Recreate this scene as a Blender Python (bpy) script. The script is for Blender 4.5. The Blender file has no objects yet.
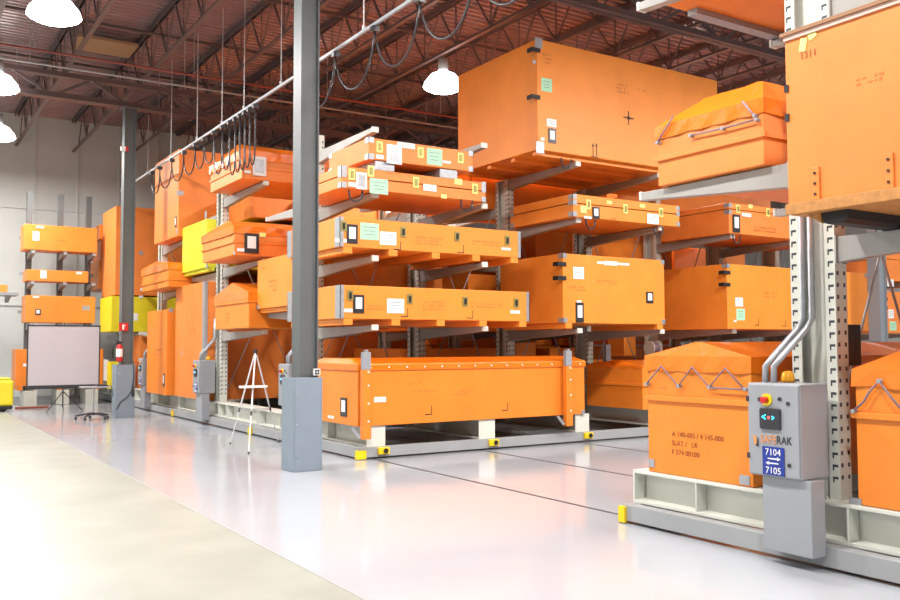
import bpy, bmesh, math, random
from mathutils import Vector, Matrix
random.seed(7)
C = bpy.context.scene.collection
S = bpy.context.scene
R = math.radians

# ------------------------------------------------------------------ camera model (900x600 frame)
FPX, YAW, PIT, ROL, EYE = 887.08, R(32.606), R(2.975), R(-.161), 1.6
fw = Vector((math.sin(YAW)*math.cos(PIT), math.cos(YAW)*math.cos(PIT), math.sin(PIT)))
r0 = Vector((math.cos(YAW), -math.sin(YAW), 0)); u0 = r0.cross(fw)
rt = r0*math.cos(ROL) + u0*math.sin(ROL); up = -r0*math.sin(ROL) + u0*math.cos(ROL)
def at(px, py, **k):
    """the point of the plane X=, Y= or Z= that was measured at a photo pixel"""
    d = fw*FPX + rt*(px-450) - up*(py-300)
    a, v = list(k.items())[0]; i = 'XYZ'.index(a)
    c = Vector((0, 0, EYE)); return c + d*((v-c[i])/d[i])
cam = bpy.data.cameras.new('camera'); co = bpy.data.objects.new('camera', cam); C.objects.link(co)
co.matrix_world = Matrix(((rt.x, up.x, -fw.x, 0), (rt.y, up.y, -fw.y, 0), (rt.z, up.z, -fw.z, EYE), (0, 0, 0, 1)))
cam.sensor_width = 36; cam.lens = FPX/900*36; cam.clip_end = 200; cam.clip_start = .05
S.camera = co

# ------------------------------------------------------------------ materials
def nodes(name):
    m = bpy.data.materials.new(name); m.use_nodes = True; nt = m.node_tree
    return m, nt, nt.nodes['Principled BSDF']
def mat(name, col, rough=.5, metal=0, var=.0, scale=3, bump=0, bscale=40, coat=0, spec=.5):
    m, nt, b = nodes(name)
    b.inputs['Base Color'].default_value = (*col, 1); b.inputs['Roughness'].default_value = rough
    b.inputs['Metallic'].default_value = metal; b.inputs['Coat Weight'].default_value = coat
    b.inputs['Specular IOR Level'].default_value = spec
    tc = nt.nodes.new('ShaderNodeTexCoord')
    if var:
        n = nt.nodes.new('ShaderNodeTexNoise'); n.inputs['Scale'].default_value = scale; n.inputs['Detail'].default_value = 6
        r = nt.nodes.new('ShaderNodeMapRange'); r.inputs[3].default_value = 1-var; r.inputs[4].default_value = 1+var
        r.inputs[1].default_value = .3; r.inputs[2].default_value = .7
        x = nt.nodes.new('ShaderNodeVectorMath'); x.operation = 'SCALE'; x.inputs[0].default_value = col
        nt.links.new(tc.outputs['Object'], n.inputs['Vector']); nt.links.new(n.outputs['Fac'], r.inputs[0])
        nt.links.new(r.outputs[0], x.inputs['Scale']); nt.links.new(x.outputs[0], b.inputs['Base Color'])
    if bump:
        n = nt.nodes.new('ShaderNodeTexNoise'); n.inputs['Scale'].default_value = bscale; n.inputs['Detail'].default_value = 4
        p = nt.nodes.new('ShaderNodeBump'); p.inputs['Strength'].default_value = bump; p.inputs['Distance'].default_value = .02
        nt.links.new(tc.outputs['Object'], n.inputs['Vector']); nt.links.new(n.outputs['Fac'], p.inputs['Height'])
        nt.links.new(p.outputs[0], b.inputs['Normal'])
    return m
def emit(name, col, s):
    m, nt, b = nodes(name); b.inputs['Base Color'].default_value = (*col, 1)
    b.inputs['Emission Color'].default_value = (*col, 1); b.inputs['Emission Strength'].default_value = s
    return m
M = dict(
 orange=mat('orange_paint', (.88, .275, .034), .42, var=.06, scale=2.2, bump=.05),
 orange_b=mat('orange_paint_deep', (.86, .24, .024), .4, var=.06, scale=2.5, bump=.05),
 orange_c=mat('orange_paint_pale', (.86, .245, .046), .48, var=.07, scale=3, bump=.05),
 tarp=mat('orange_tarpaulin', (.9, .2, .01), .24, var=.05, bump=.5, bscale=5, coat=.3),
 yellow=mat('yellow_paint', (.8, .66, .02), .45, var=.05), lime=mat('lime_yellow_paint', (.76, .74, .04), .45, var=.05), pillar_b=mat('pillar_blue_grey', (.2, .225, .25), .5),
 ochre=mat('ochre_yellow_paint', (.62, .36, .03), .5, var=.08),
 cream=mat('cream_steel', (.68, .69, .62), .4, var=.04),
 armsteel=mat('arm_steel', (.36, .35, .33), .4, var=.04),
 galv=mat('galvanised_steel', (.42, .44, .47), .38, .5, var=.12, scale=14),
 grey=mat('grey_enamel', (.31, .325, .35), .42, var=.03),
 greyb=mat('grey_base_steel', (.34, .35, .36), .45, var=.04),
 guard=mat('guard_blue_grey', (.22, .27, .325), .45, var=.04, scale=5),
 pillar=mat('pillar_paint', (.105, .115, .118), .5, var=.06),
 dark=mat('dark_web', (.045, .05, .06), .5),
 black=mat('black_rubber', (.012, .012, .014), .5),
 white=mat('white_card', (.85, .85, .85), .5),
 green=mat('green_card', (.42, .75, .5), .5), ylab=mat('yellow_card', (.85, .8, .25), .5),
 latch=mat('olive_latch', (.35, .3, .1), .4, .5, var=.2, scale=60),
 ink=mat('stencil_ink', (.3, .08, .02), .6), inkf=mat('faded_ink', (.58, .17, .03), .6), inkd=mat('dark_ink', (.05, .02, .012), .6),
 print_grey=mat('print_grey', (.3, .3, .32), .6),
 blue=mat('sign_blue', (.012, .035, .28), .4), red=mat('red_enamel', (.6, .02, .02), .35),
 yb=mat('safety_yellow', (.9, .62, .01), .4),
 wood=mat('raw_wood', (.5, .22, .06), .6, var=.2, scale=20), pink=mat('pink_primer_edge', (.8, .5, .42), .5),
 deck=mat('deck_primer', (.33, .21, .215), .27, .15, var=.12, scale=1.2, coat=.2),
 truss=mat('truss_primer', (.125, .088, .088), .5, var=.1), pipe=mat('red_pipe', (.3, .07, .05), .4),
 pipeg=mat('grey_pipe', (.4, .38, .38), .4), cord=mat('violet_cord', (.22, .16, .2), .6),
 blade=mat('dim_purple', (.13, .12, .22), .4), insul=mat('tan_panel', (.38, .24, .13), .6),
 chrome=mat('chrome', (.7, .7, .72), .18, .9), plastic=mat('dark_plastic', (.03, .03, .035), .35),
 screen=mat('screen_fabric', (.5, .46, .49), .7), whitep=mat('white_paint', (.82, .82, .82), .35),
 lens=emit('lamp_lens', (1, .97, .92), 30), glow=emit('glowing_reflector', (1, .96, .9), 7), cyan=emit('cyan_light', (.05, .7, 1), 2.5), redl=emit('red_light', (1, .12, .1), .8),
 amber=mat('amber_beacon', (.9, .4, .02), .2), orange_t=mat('logo_orange', (.75, .3, .1), .5),
 brown=mat('brown_carton', (.35, .17, .08), .6),
)
# floor: white epoxy on the rack side, bare worn concrete beyond the seam at X = 2.62
m, nt, b = nodes('floor_epoxy_and_concrete'); M['floor'] = m
tc = nt.nodes.new('ShaderNodeTexCoord'); L = nt.links.new
def noise(sc, det=6, src=None):
    n = nt.nodes.new('ShaderNodeTexNoise'); n.inputs['Scale'].default_value = sc; n.inputs['Detail'].default_value = det
    L(tc.outputs['Object'], n.inputs['Vector']); return n
def ramp(fac, stops):
    r = nt.nodes.new('ShaderNodeValToRGB'); L(fac, r.inputs[0])
    while len(r.color_ramp.elements) < len(stops): r.color_ramp.elements.new(.5)
    for e, (p, c) in zip(r.color_ramp.elements, stops): e.position = p; e.color = (*c, 1)
    return r
sp = nt.nodes.new('ShaderNodeSeparateXYZ'); L(tc.outputs['Object'], sp.inputs[0])
gt = nt.nodes.new('ShaderNodeMath'); gt.operation = 'GREATER_THAN'; gt.inputs[1].default_value = 2.62; L(sp.outputs[0], gt.inputs[0])
g2 = nt.nodes.new('ShaderNodeMapRange'); g2.inputs[1].default_value = .7; g2.inputs[2].default_value = 1.5; L(sp.outputs[0], g2.inputs[0])
con = ramp(noise(1.3).outputs['Fac'], [(.3, (.265, .285, .25)), (.55, (.305, .325, .285)), (.75, (.34, .36, .32))])
pal = ramp(noise(2.1).outputs['Fac'], [(.3, (.28, .30, .285)), (.7, (.345, .37, .35))])
epo = ramp(noise(.5).outputs['Fac'], [(.3, (.375, .40, .435)), (.7, (.41, .435, .47))])
mA = nt.nodes.new('ShaderNodeMix'); mA.data_type = 'RGBA'; L(g2.outputs[0], mA.inputs[0]); L(pal.outputs[0], mA.inputs[6]); L(con.outputs[0], mA.inputs[7])
mB = nt.nodes.new('ShaderNodeMix'); mB.data_type = 'RGBA'; L(gt.outputs[0], mB.inputs[0]); L(mA.outputs[2], mB.inputs[6]); L(epo.outputs[0], mB.inputs[7])
L(mB.outputs[2], b.inputs['Base Color'])
ro = nt.nodes.new('ShaderNodeMapRange'); ro.inputs[3].default_value = .4; ro.inputs[4].default_value = .13; L(gt.outputs[0], ro.inputs[0]); L(ro.outputs[0], b.inputs['Roughness'])
bp = nt.nodes.new('ShaderNodeBump'); bp.inputs['Strength'].default_value = .08; bp.inputs['Distance'].default_value = .02; L(noise(1.5, 3).outputs['Fac'], bp.inputs['Height']); L(bp.outputs[0], b.inputs['Normal'])
# pale sheet wall: faint tonal noise
M['wall'] = mat('wall_sheet', (.62, .64, .62), .55, var=.05, scale=.6)

# ------------------------------------------------------------------ mesh helpers
class MB:
    def __init__(s): s.v, s.f, s.m, s.k = [], [], [], 0
    def add(s, vs, fs):
        n = len(s.v); s.v += [tuple(v) for v in vs]; s.f += [tuple(i+n for i in f) for f in fs]; s.m += [s.k]*len(fs); return s
    def box(s, x0, x1, y0, y1, z0, z1):
        return s.add([(x, y, z) for z in (z0, z1) for y in (y0, y1) for x in (x0, x1)],
                     [(0, 2, 3, 1), (4, 5, 7, 6), (0, 1, 5, 4), (2, 6, 7, 3), (0, 4, 6, 2), (1, 3, 7, 5)])
    def bar(s, a, b, w, h=None):
        """square bar between two points"""
        a, b = Vector(a), Vector(b); d = (b-a).normalized(); h = h or w
        q = Vector((0, 0, 1)) if abs(d.z) < .9 else Vector((0, 1, 0))
        x = d.cross(q).normalized()*w/2; y = x.cross(d).normalized()*h/2
        vs = [p+i*x+j*y for p in (a, b) for i, j in ((-1, -1), (1, -1), (1, 1), (-1, 1))]
        return s.add(vs, [(3, 2, 1, 0), (4, 5, 6, 7), (0, 1, 5, 4), (1, 2, 6, 5), (2, 3, 7, 6), (3, 0, 4, 7)])
    def tube(s, pts, r, n=8, cap=True):
        pts = [Vector(p) for p in pts]; rs = r if isinstance(r, (list, tuple)) else [r]*len(pts); base = len(s.v); vs = []
        for i, p in enumerate(pts):
            d = (pts[min(i+1, len(pts)-1)]-pts[max(i-1, 0)]).normalized()
            q = Vector((0, 0, 1)) if abs(d.z) < .9 else Vector((0, 1, 0))
            x = d.cross(q).normalized(); y = x.cross(d)
            vs += [p+(x*math.cos(t)+y*math.sin(t))*rs[i] for t in (2*math.pi*k/n for k in range(n))]
        fs = [(i*n+k, i*n+(k+1) % n, (i+1)*n+(k+1) % n, (i+1)*n+k) for i in range(len(pts)-1) for k in range(n)]
        if cap: fs += [tuple(range(n))[::-1], tuple(range((len(pts)-1)*n, len(pts)*n))]
        return s.add(vs, fs)
    def prism(s, poly, ax, a, b):
        """polygon (2D in the two other axes) extruded along ax from a to b"""
        def p3(p, t): return {'X': (t, p[0], p[1]), 'Y': (p[0], t, p[1]), 'Z': (p[0], p[1], t)}[ax]
        n = len(poly)
        return s.add([p3(p, t) for t in (a, b) for p in poly],
                     [tuple(range(n)), tuple(range(n, 2*n))[::-1]] + [(i, (i+1) % n, (i+1) % n+n, i+n) for i in range(n)])
    def build(s, name, mt, parent=None, bevel=0, smooth=False):
        me = bpy.data.meshes.new(name)
        off = Vector(parent['_o']) if parent is not None else Vector((0, 0, 0))
        me.from_pydata([tuple(Vector(v)-off) for v in s.v], [], s.f)
        bm = bmesh.new(); bm.from_mesh(me); bmesh.ops.recalc_face_normals(bm, faces=bm.faces); bm.to_mesh(me); bm.free()
        for x in (mt if isinstance(mt, (list, tuple)) else [mt]): me.materials.append(M[x] if isinstance(x, str) else x)
        for p, k in zip(me.polygons, s.m): p.material_index = k; p.use_smooth = smooth
        o = bpy.data.objects.new(name, me); C.objects.link(o)
        if parent is not None: o.parent = parent; o['_o'] = tuple(off)
        if bevel:
            bv = o.modifiers.new('bevel', 'BEVEL'); bv.width = bevel; bv.segments = 2; bv.limit_method = 'ANGLE'
        return o
ALL = []
def thing(name, loc, label, cat, group=None):
    o = bpy.data.objects.new(name, None); C.objects.link(o); o.location = loc; o['_o'] = tuple(loc)
    o['label'] = label; o['category'] = cat; o.empty_display_size = .2
    if group: o['group'] = group
    ALL.append(o); return o
def tag(o, label, cat, group=None, origin=None):
    o['label'] = label; o['category'] = cat
    if group: o['group'] = group
    return o
def struct(o): o['kind'] = 'structure'; return o
def text(body, parent, pos, size, face, mt, name='lettering', align='LEFT', sx=1):
    c = bpy.data.curves.new(name, 'FONT'); c.body = body; c.size = size; c.resolution_u = 3; c.align_x = align; c.extrude = .0008
    t = bpy.data.objects.new(name, c); C.objects.link(t)
    bpy.context.view_layer.update()
    me = bpy.data.meshes.new_from_object(t.evaluated_get(bpy.context.evaluated_depsgraph_get()))
    bpy.data.objects.remove(t); me.materials.clear(); me.materials.append(M[mt])
    rot = Matrix.Rotation(R(-90 if face == 'X' else 0), 4, 'Z') @ Matrix.Rotation(R(90), 4, 'X') @ Matrix.Diagonal((sx, 1, 1, 1))
    me.transform(Matrix.Translation(Vector(pos)-Vector(parent['_o'])) @ rot)
    o = bpy.data.objects.new(name, me); C.objects.link(o); o.parent = parent; o['_o'] = parent['_o']; return o

# a flat rectangle with real thickness on a face: 'Y' faces look to -Y, 'X' faces look to -X
def plate(mb, face, p, w, h, t=.006, lift=0):
    x, y, z = p
    if face == 'Y': mb.box(x-w/2, x+w/2, y-t-lift, y-lift, z-h/2, z+h/2)
    else: mb.box(x-t-lift, x-lift, y-w/2, y+w/2, z-h/2, z+h/2)
    return mb
def face_pt(c, face, px, py):
    return at(px, py, Y=c['Y0']) if face == 'Y' else at(px, py, X=c['X0'])

def decal(c, kind, face, px, py, w=.1, h=.1, txt=None):
    root = c['root']; p = face_pt(c, face, px, py)
    if c.get('seam'): p = p+(Vector((0, -.008, 0)) if face == 'Y' else Vector((-.008, 0, 0)))
    if c.get('proud'): p = p+(Vector((0, -.027, 0)) if face == 'Y' else Vector((-.027, 0, 0)))
    m = MB()
    if kind == 'card' or kind == 'green' or kind == 'ycard':
        col = {'card': 'white', 'green': 'green', 'ycard': 'ylab'}[kind]
        o = plate(m, face, p, w, h).build('label_card', col, root); 
        o['label'] = {'white': 'white paper card', 'green': 'pale green paper card', 'ylab': 'yellow paper card'}[col]
        if w > .16:
            q = MB()
            for k in range(3): 
                pp = Vector(p); pp.z += h*(.25-.22*k); plate(q, face, pp, w*(.7-.1*k), h*.05, .002, .006)
            q.build('printed_line', 'print_grey', o)
    elif kind == 'pouch':
        o = plate(m, face, p, w, h, .012).build('document_pouch', 'plastic', root); o['label'] = 'dark framed document pouch'
        pp = Vector(p); pp.z += h*.05; plate(MB(), face, pp, w*.6, h*.62, .003, .012).build('paper', 'white', o)
    elif kind == 'wpouch':
        o = plate(m, face, p, w, h, .012).build('document_pouch', 'white', root); o['label'] = 'white framed document pouch'
        plate(MB(), face, p, w*.62, h*.7, .003, .012).build('paper', 'galv', o)
    elif kind == 'latch':
        o = plate(m, face, p, .095, .15, .012).build('latch', 'latch', root)
        q = MB(); plate(q, face, p, .035, .09, .014, .012); q.build('latch_lever', 'black', o)
    elif kind == 'ylatch':
        o = plate(m, face, p, .1, .16, .008).build('latch', 'ylab', root)
        q = MB(); plate(q, face, p, .045, .1, .014, .008); q.build('latch_lever', 'latch', o)
    elif kind == 'hook':   # black webbing catch that wraps the corner
        q = MB(); plate(q, 'Y', p, .16, .07, .02); q.box(p.x-.1, p.x-.07, p.y-.02, p.y+.12, p.z-.035, p.z+.035)
        q.build('corner_catch', 'black', root, .006)
    elif kind == 'gplate':
        plate(m, face, p, w, h, .008).build('metal_plate', 'galv', root)
    elif kind == 'text':
        text(txt, root, Vector(p)+(Vector((0, -.003, 0)) if face == 'Y' else Vector((-.003, 0, 0))), h, face, 'ink' if w < 1 else 'inkd', 'stencil_lettering')
    elif kind == 'scrib':   # worn stencil rows too faint to read
        rows = txt or 2
        for r in range(rows):
            x = -w/2; n = random.Random(px*7+py+r)
            while x < w/2-.02:
                l = n.choice((.02, .03, .04)); pp = Vector(p); pp.z -= r*h*1.6
                if face == 'Y': pp.x += x+l/2
                else: pp.y -= x+l/2
                if n.random() < .8: plate(m, face, pp, l*.8, h*n.choice((.5, .8, 1)), .002)
                x += l+.008
        m.build('faded_stencil', 'inkf', root)
    elif kind == 'bracket_mark':   # black L mark
        if face == 'Y': m.box(p.x-.12, p.x, p.y-.002, p.y, p.z-.01, p.z+.005); m.box(p.x-.012, p.x, p.y-.002, p.y, p.z, p.z+.12)
        m.build('corner_mark', 'inkd', root)
    elif kind == 'strap':  # steel lifting loop hanging under the bottom edge
        q = MB(); q.tube([p+Vector((-.11, .02, .03)), p+Vector((-.09, .02, -.08)), p+Vector((-.04, .02, -.13)), p+Vector((.04, .02, -.13)), p+Vector((.09, .02, -.08)), p+Vector((.11, .02, .03))], .014, 8)
        q.build('lifting_loop', 'plastic', root, smooth=True)

def crate(name, label, X0, X1, Y0, Y1, z0, z1, mt='orange', feet=0, foot_h=.07, seam=None, corners=None, strips=False, decals=(), group='orange crates stored on the racks', cat='crate', ledge=None, bottom_rail=0):
    root = thing(name, ((X0+X1)/2, (Y0+Y1)/2, z0-(foot_h if feet else 0)), label, cat, group)
    c = dict(seam=bool(seam), proud=bool(ledge) and any(d[0] in ('pouch', 'wpouch') for d in decals), X0=X0, X1=X1, Y0=Y0, Y1=Y1, z0=z0, z1=z1, root=root)
    if seam:
        zs = z0+(z1-z0)*seam
        MB().box(X0, X1, Y0, Y1, z0, zs-.006).build('body', mt, root, .008)
        MB().box(X0-.006, X1+.006, Y0-.006, Y1+.006, zs+.006, z1).build('lid', mt, root, .008)
        MB().box(X0+.02, X1-.02, Y0+.02, Y1-.02, zs-.02, zs+.02).build('gasket', 'inkd', root)
    else:
        MB().box(X0, X1, Y0, Y1, z0, z1).build('body', mt, root, .008)
    for k in range(feet):
        x = X0+.12+(X1-X0-.24)*k/(feet-1)
        MB().box(x-.07, x+.07, Y0, Y1, z0-foot_h, z0-.001).build('skid', mt, root, .004)
    if ledge is not None:   # raised batten running round the box
        b = MB()
        for z in ledge:
            b.box(X0-.025, X1+.025, Y0-.025, Y0-.001, z-.02, z+.025); b.box(X0-.025, X0-.001, Y0-.001, Y1+.025, z-.02, z+.025)
        b.build('batten', mt, root, .004)
    if corners:
        s = .08
        for z in corners:
            zz = z0+(z1-z0)*z
            for (x, y, sx, sy) in ((X0, Y0, 1, 1), (X1, Y0, -1, 1), (X0, Y1, 1, -1)):
                b = MB(); e = .008
                b.box(min(x-sx*e, x+sx*s), max(x-sx*e, x+sx*s), min(y-sy*e, y), max(y-sy*e, y), zz-s/2, zz+s/2)
                b.box(min(x-sx*e, x), max(x-sx*e, x), min(y-sy*e, y+sy*s*1.4), max(y-sy*e, y+sy*s*1.4), zz-s/2, zz+s/2)
                b.build('corner_bracket', 'galv', root)
    if strips:
        for (x, y, sx, sy) in ((X0, Y0, 1, 1), (X1, Y0, -1, 1), (X0, Y1, 1, -1)):
            b = MB(); e = .008; s = .05
            b.box(min(x-sx*e, x+sx*s), max(x-sx*e, x+sx*s), min(y-sy*e, y), max(y-sy*e, y), z0, z1)
            b.box(min(x-sx*e, x), max(x-sx*e, x), min(y-sy*e, y+sy*s*3.2), max(y-sy*e, y+sy*s*3.2), z0, z1)
            for k in range(5):
                zz = z0+(z1-z0)*(k+.5)/5; b.k = 0; b.box(x-sx*e-.004 if sx > 0 else x+e, x-sx*e if sx > 0 else x+e+.004, y+.02, y+.035, zz-.008, zz+.008)
            b.build('corner_strip', 'galv', root)
    for d in decals: decal(c, *d)
    return c

def tarp_roof(c, rise, drop=.1, over=.03, inset=.06, mt='tarp', ridge_y=.5, flat=0):
    """tarpaulin over a pitched lid: gable along X, with a hanging skirt"""
    X0, X1, Y0, Y1, z = c['X0']-over, c['X1']+over, c['Y0']-over, c['Y1']+over, c['z1']
    ym = Y0+(Y1-Y0)*ridge_y; n = 9; b = MB(); rnd = random.Random(int(X0*100+Y0*10))
    # skirt ring (outer wall, small flutes), then slopes to ridge
    ring = []
    for i in range(n+1): ring.append((X0, Y1-(Y1-Y0)*i/n))
    for i in range(1, 14): ring.append((X0+(X1-X0)*i/14, Y0))
    for i in range(n+1): ring.append((X1, Y0+(Y1-Y0)*i/n))
    for i in range(1, 14): ring.append((X1-(X1-X0)*i/14, Y1))
    N = len(ring); low = []; mid = []; top = []
    for i, (x, y) in enumerate(ring):
        j = (i % 2)*.012; dx = j if x == X0 else (-j if x == X1 else 0); dy = j if y == Y0 else (-j if y == Y1 else 0)
        low.append((x+dx, y+dy, z-drop+rnd.uniform(-.008, .008)+(i % 2)*.01)); mid.append((x+.004, y+.004 if y < ym else y-.004, z+.008))
        xr = min(max(x, X0+inset), X1-inset); tz = rise
        top.append((xr, ym+(max(min(y-ym, flat), -flat) if flat else (y-ym)*.04), z+tz+rnd.uniform(-.006, .006)))
    vs = low+mid+top; fs = []
    for i in range(N):
        k = (i+1) % N; fs += [(i, k, k+N, i+N), (i+N, k+N, k+2*N, i+2*N)]
    b.add(vs, fs); b.build('tarpaulin', mt, c['root'], 0)
    # ridge board that carries the sheet
    MB().box(X0+inset+.03, X1-inset-.03, ym-.03, ym+.03, z+.002, z+rise-.015).build('ridge_board', c.get('mt', 'orange'), c['root'])

def lacing(c, pts, hooks, face='X', r=.008):
    P = [face_pt(c, face, *p)+Vector((-.035, 0, 0)) for p in pts]
    b = MB(); b.tube(P, r, 6); b.build('lacing_cord', 'cord', c['root'], smooth=True)
    for h in hooks:
        p = face_pt(c, face, *h); q = MB(); q.tube([p, p+Vector((-.045, 0, 0))], .016, 10); q.build('lacing_hook', 'grey', c['root'])

# ------------------------------------------------------------------ room shell
FX0, FX1, FY0, FY1, CZ = -9, 30, -8, 30, 8.8
struct(MB().box(FX0, FX1, FY0, FY1, -.15, 0).build('floor', 'floor'))
def ribwall(name, ax, pos, a, b, sgn):
    """sheet wall with standing seams every 1.2 m, a floor channel and a girt line"""
    m = MB(); rib = MB()
    if ax == 'Y':
        m.box(a, b, pos, pos+.2, 0, CZ+.2)
        x = a+.35
        while x < b: m.box(x, x+.05, pos-.035, pos, .12, CZ); x += 1.25
        for z in (2.9, 5.9): m.box(a, b, pos-.05, pos, z-.03, z+.03)
    else:
        m.box(pos if sgn > 0 else pos-.2, pos+.2 if sgn > 0 else pos, a, b, 0, CZ+.2)
        y = a+.35
        while y < b: m.box(min(pos, pos-sgn*.035), max(pos, pos-sgn*.035), y, y+.05, .12, CZ); y += 1.25
    return struct(m.build(name, 'wall'))
ribwall('wall_back', 'Y', FY1, FX0, FX1, 1)
struct(MB().box(FX0, FX1, FY0-.2, FY0, 0, CZ+.2).build('wall_front', 'wall'))
ribwall('wall_left', 'X', FX0, FY0, FY1, -1); ribwall('wall_right', 'X', FX1, FY0, FY1, 1)
struct(MB().box(FX0, FX1, FY1-.1, FY1-.055, 0, .1).build('baseboard_back', 'greyb'))
# corrugated deck: flutes run along X
m = MB(); y = FY0; p = .2; prof = []
while y < FY1: prof += [(y, CZ), (y+.1, CZ), (y+.125, CZ+.06), (y+.175, CZ+.06)]; y += p
prof.append((FY1, CZ)); n = len(prof)
m.add([(x, a, z) for x in (FX0, FX1) for a, z in prof], [(i, i+1, i+1+n, i+n) for i in range(n-1)])
struct(m.build('ceiling', 'deck')); struct(MB().box(FX0, FX1, FY0, FY1, CZ+.12, CZ+.2).build('ceiling', 'deck'))
# floor rails: thin steel slots let into the floor, along Y
for i, x in enumerate((5.92, 7.8, 9.75, 11.65, 13.6, 15.5)):
    struct(MB().box(x-.012, x+.012, -2, 28.6, 0, .003).box(x+.012, x+.03, -2, 28.6, 0, .002).build('trim_%d' % (i+1), ['dark', 'greyb'][0]))
struct(MB().box(2.605, 2.625, FY0, FY1, 0, .002).build('trim_7', 'greyb'))

# ------------------------------------------------------------------ roof steel
def joist(x):
    t = thing('roof_joist', (x, 11, 7.8), 'brown open web steel joist running the length of the ceiling', 'joist', 'open web joists under the roof deck')
    a, b = FY0+.2, FY1-.2
    m = MB()
    for s in (-1, 1): m.box(x+s*.02-.012+s*.02, x+s*.02+.012+s*.02, a, b, 8.67, 8.78); m.box(x+min(0, s*.07), x+max(0, s*.07), a, b, 8.765, 8.79)
    m.build('top_chord', 'truss', t)
    m = MB()
    for s in (-1, 1): m.box(x+s*.02-.008, x+s*.02+.008, a, b, 7.765, 7.815); m.box(x+min(0, s*.045), x+max(0, s*.045), a, b, 7.755, 7.767)
    m.build('bottom_chord', 'truss', t)
    m = MB(); y = a+.4; P = 1.25
    while y < b-P:
        m.bar((x, y, 7.8), (x, y+P/2, 8.7), .032); m.bar((x, y+P/2, 8.7), (x, y+P, 7.8), .032); m.bar((x, y, 7.8), (x, y, 8.7), .022); y += P
    m.build('web', 'truss', t)
for k in range(-6, 17): joist(1.67+1.63*k)
def girder(y, who):
    t = thing('roof_girder', (10, y, 7.15), who, 'girder', None)
    m = MB(); m.box(FX0+.2, FX1-.2, y-.1, y-.01, 7.15, 7.17); m.box(FX0+.2, FX1-.2, y+.01, y+.1, 7.15, 7.17)
    for s in (-1, 1): m.box(FX0+.2, FX1-.2, y+s*.03-.012, y+s*.03+.012, 7.17, 7.28)
    m.build('bottom_chord', 'truss', t)
    MB().box(FX0+.2, FX1-.2, y-.1, y+.1, 7.64, 7.745).build('top_chord', 'truss', t)
    m = MB(); x = FX0+.65; P = 1.63
    while x < FX1-P:
        m.bar((x, y, 7.2), (x+P/2, y, 7.68), .06); m.bar((x+P/2, y, 7.68), (x+P, y, 7.2), .06); x += P
    m.build('web', 'truss', t)
girder(21.2, 'dark steel truss girder crossing the ceiling over the far pillar with extinguisher')
girder(10.85, 'dark steel truss girder crossing the ceiling over the near pillar')
for y, z in ((16.8, 8.6), (20.0, 8.6), (23.2, 8.6), (13.6, 8.6), (26.2, 8.6)):
    tag(MB().bar((FX0+.3, y, z), (FX1-.3, y, z), .06).build('bridging_bar', 'truss'), 'dark bridging bar running across the roof joists', 'bridging bar', 'bridging bars across the joists')
def pipe(y, z, r, mt, label, x0=FX0+.3, x1=FX1-.3):
    t = thing('sprinkler_pipe', ((x0+x1)/2, y, z), label, 'pipe')
    MB().tube([(x0, y, z), (x1, y, z)], r, 10).build('pipe_run', mt, t, smooth=True)
    x = x0+1.4
    while x < x1-1: MB().tube([(x, y, z+r), (x, y, 8.79)], .008, 6).build('hanger_rod', 'pipeg', t); x += 3.26
    k = x0+2.2
    while k < x1-1:
        q = MB(); q.tube([(k, y, z-r), (k, y, z-r-.05)], .014, 8); q.tube([(k, y, z-r-.05), (k, y, z-r-.055)], .03, 8); q.build('sprinkler_head', 'chrome', t); k += 3.26
pipe(20.35, 7.62, .022, 'pipeg', 'thin grey pipe crossing the ceiling just before the far girder')
pipe(19.6, 7.68, .026, 'pipe', 'red sprinkler pipe crossing the ceiling below the joists')
pipe(22.6, 7.5, .028, 'pipe', 'dull red sprinkler pipe crossing behind the far girder')
# lamps
def lamp(x, y, z=7.12):
    t = thing('high_bay_lamp', (x, y, z), 'glowing round high bay lamp hanging from the roof joists', 'lamp', 'high bay lamps in rows under the roof')
    m = MB(); N = 28
    pr = [(.43, 0), (.40, .1), (.27, .26), (.11, .34)]
    m.tube([(x, y, z+h) for _, h in pr], [r for r, _ in pr], N, cap=False); m.build('reflector', 'glow', t, smooth=True)
    MB().tube([(x, y, z+.34), (x, y, z+.36), (x, y, z+.6), (x, y, z+.62)], [.08, .11, .11, .08], 16).build('ballast_housing', 'grey', t, smooth=True)
    MB().tube([(x, y, z+.62), (x, y, 7.95 if abs(x-1.67) > 9 else 7.99)], .012, 6).build('hanger', 'pipeg', t)
    m = MB(); pr = [(.425, .012), (.40, -.03), (.29, -.08), (.14, -.11), (.01, -.12)]
    m.tube([(x, y, z+h) for _, h in pr], [r for r, _ in pr], N, cap=True); m.build('lens', 'lens', t, smooth=True)
    l = bpy.data.lights.new('lamp_light', 'AREA'); l.shape = 'DISK'; l.size = .62; l.energy = LAMP_W; l.color = (1, .965, .93)
    o = bpy.data.objects.new('lamp_light', l); C.objects.link(o); o.parent = t; o.location = (0, 0, -.13)
LAMP_W = 590
for x, y in [(2.28, 15.8), (1.93, 20.9), (2.42, 25.8), (2.2, 10.75), (2.2, 5.7), (2.2, .6), (-5.5, 5.7), (-5.5, 15.8), (-5.5, 25.8), (9.95, 15.8), (9.95, .6), (9.95, 5.7), (17.7, 5.7), (17.7, 15.8), (25, 10.75), (6.1, -4), (6.1, 5.7), (13.8, 5.7)]:  # last two lamps are added out of view to brighten the crate fronts
    lamp(x, y)
# tan insulation panel fixed under the deck
tag(MB().box(3.5, 4.8, 20.75, 21.75, 8.5, 8.56).build('roof_panel', 'insul'), 'tan rectangular panel fixed up between two ceiling joists', 'panel')

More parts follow.
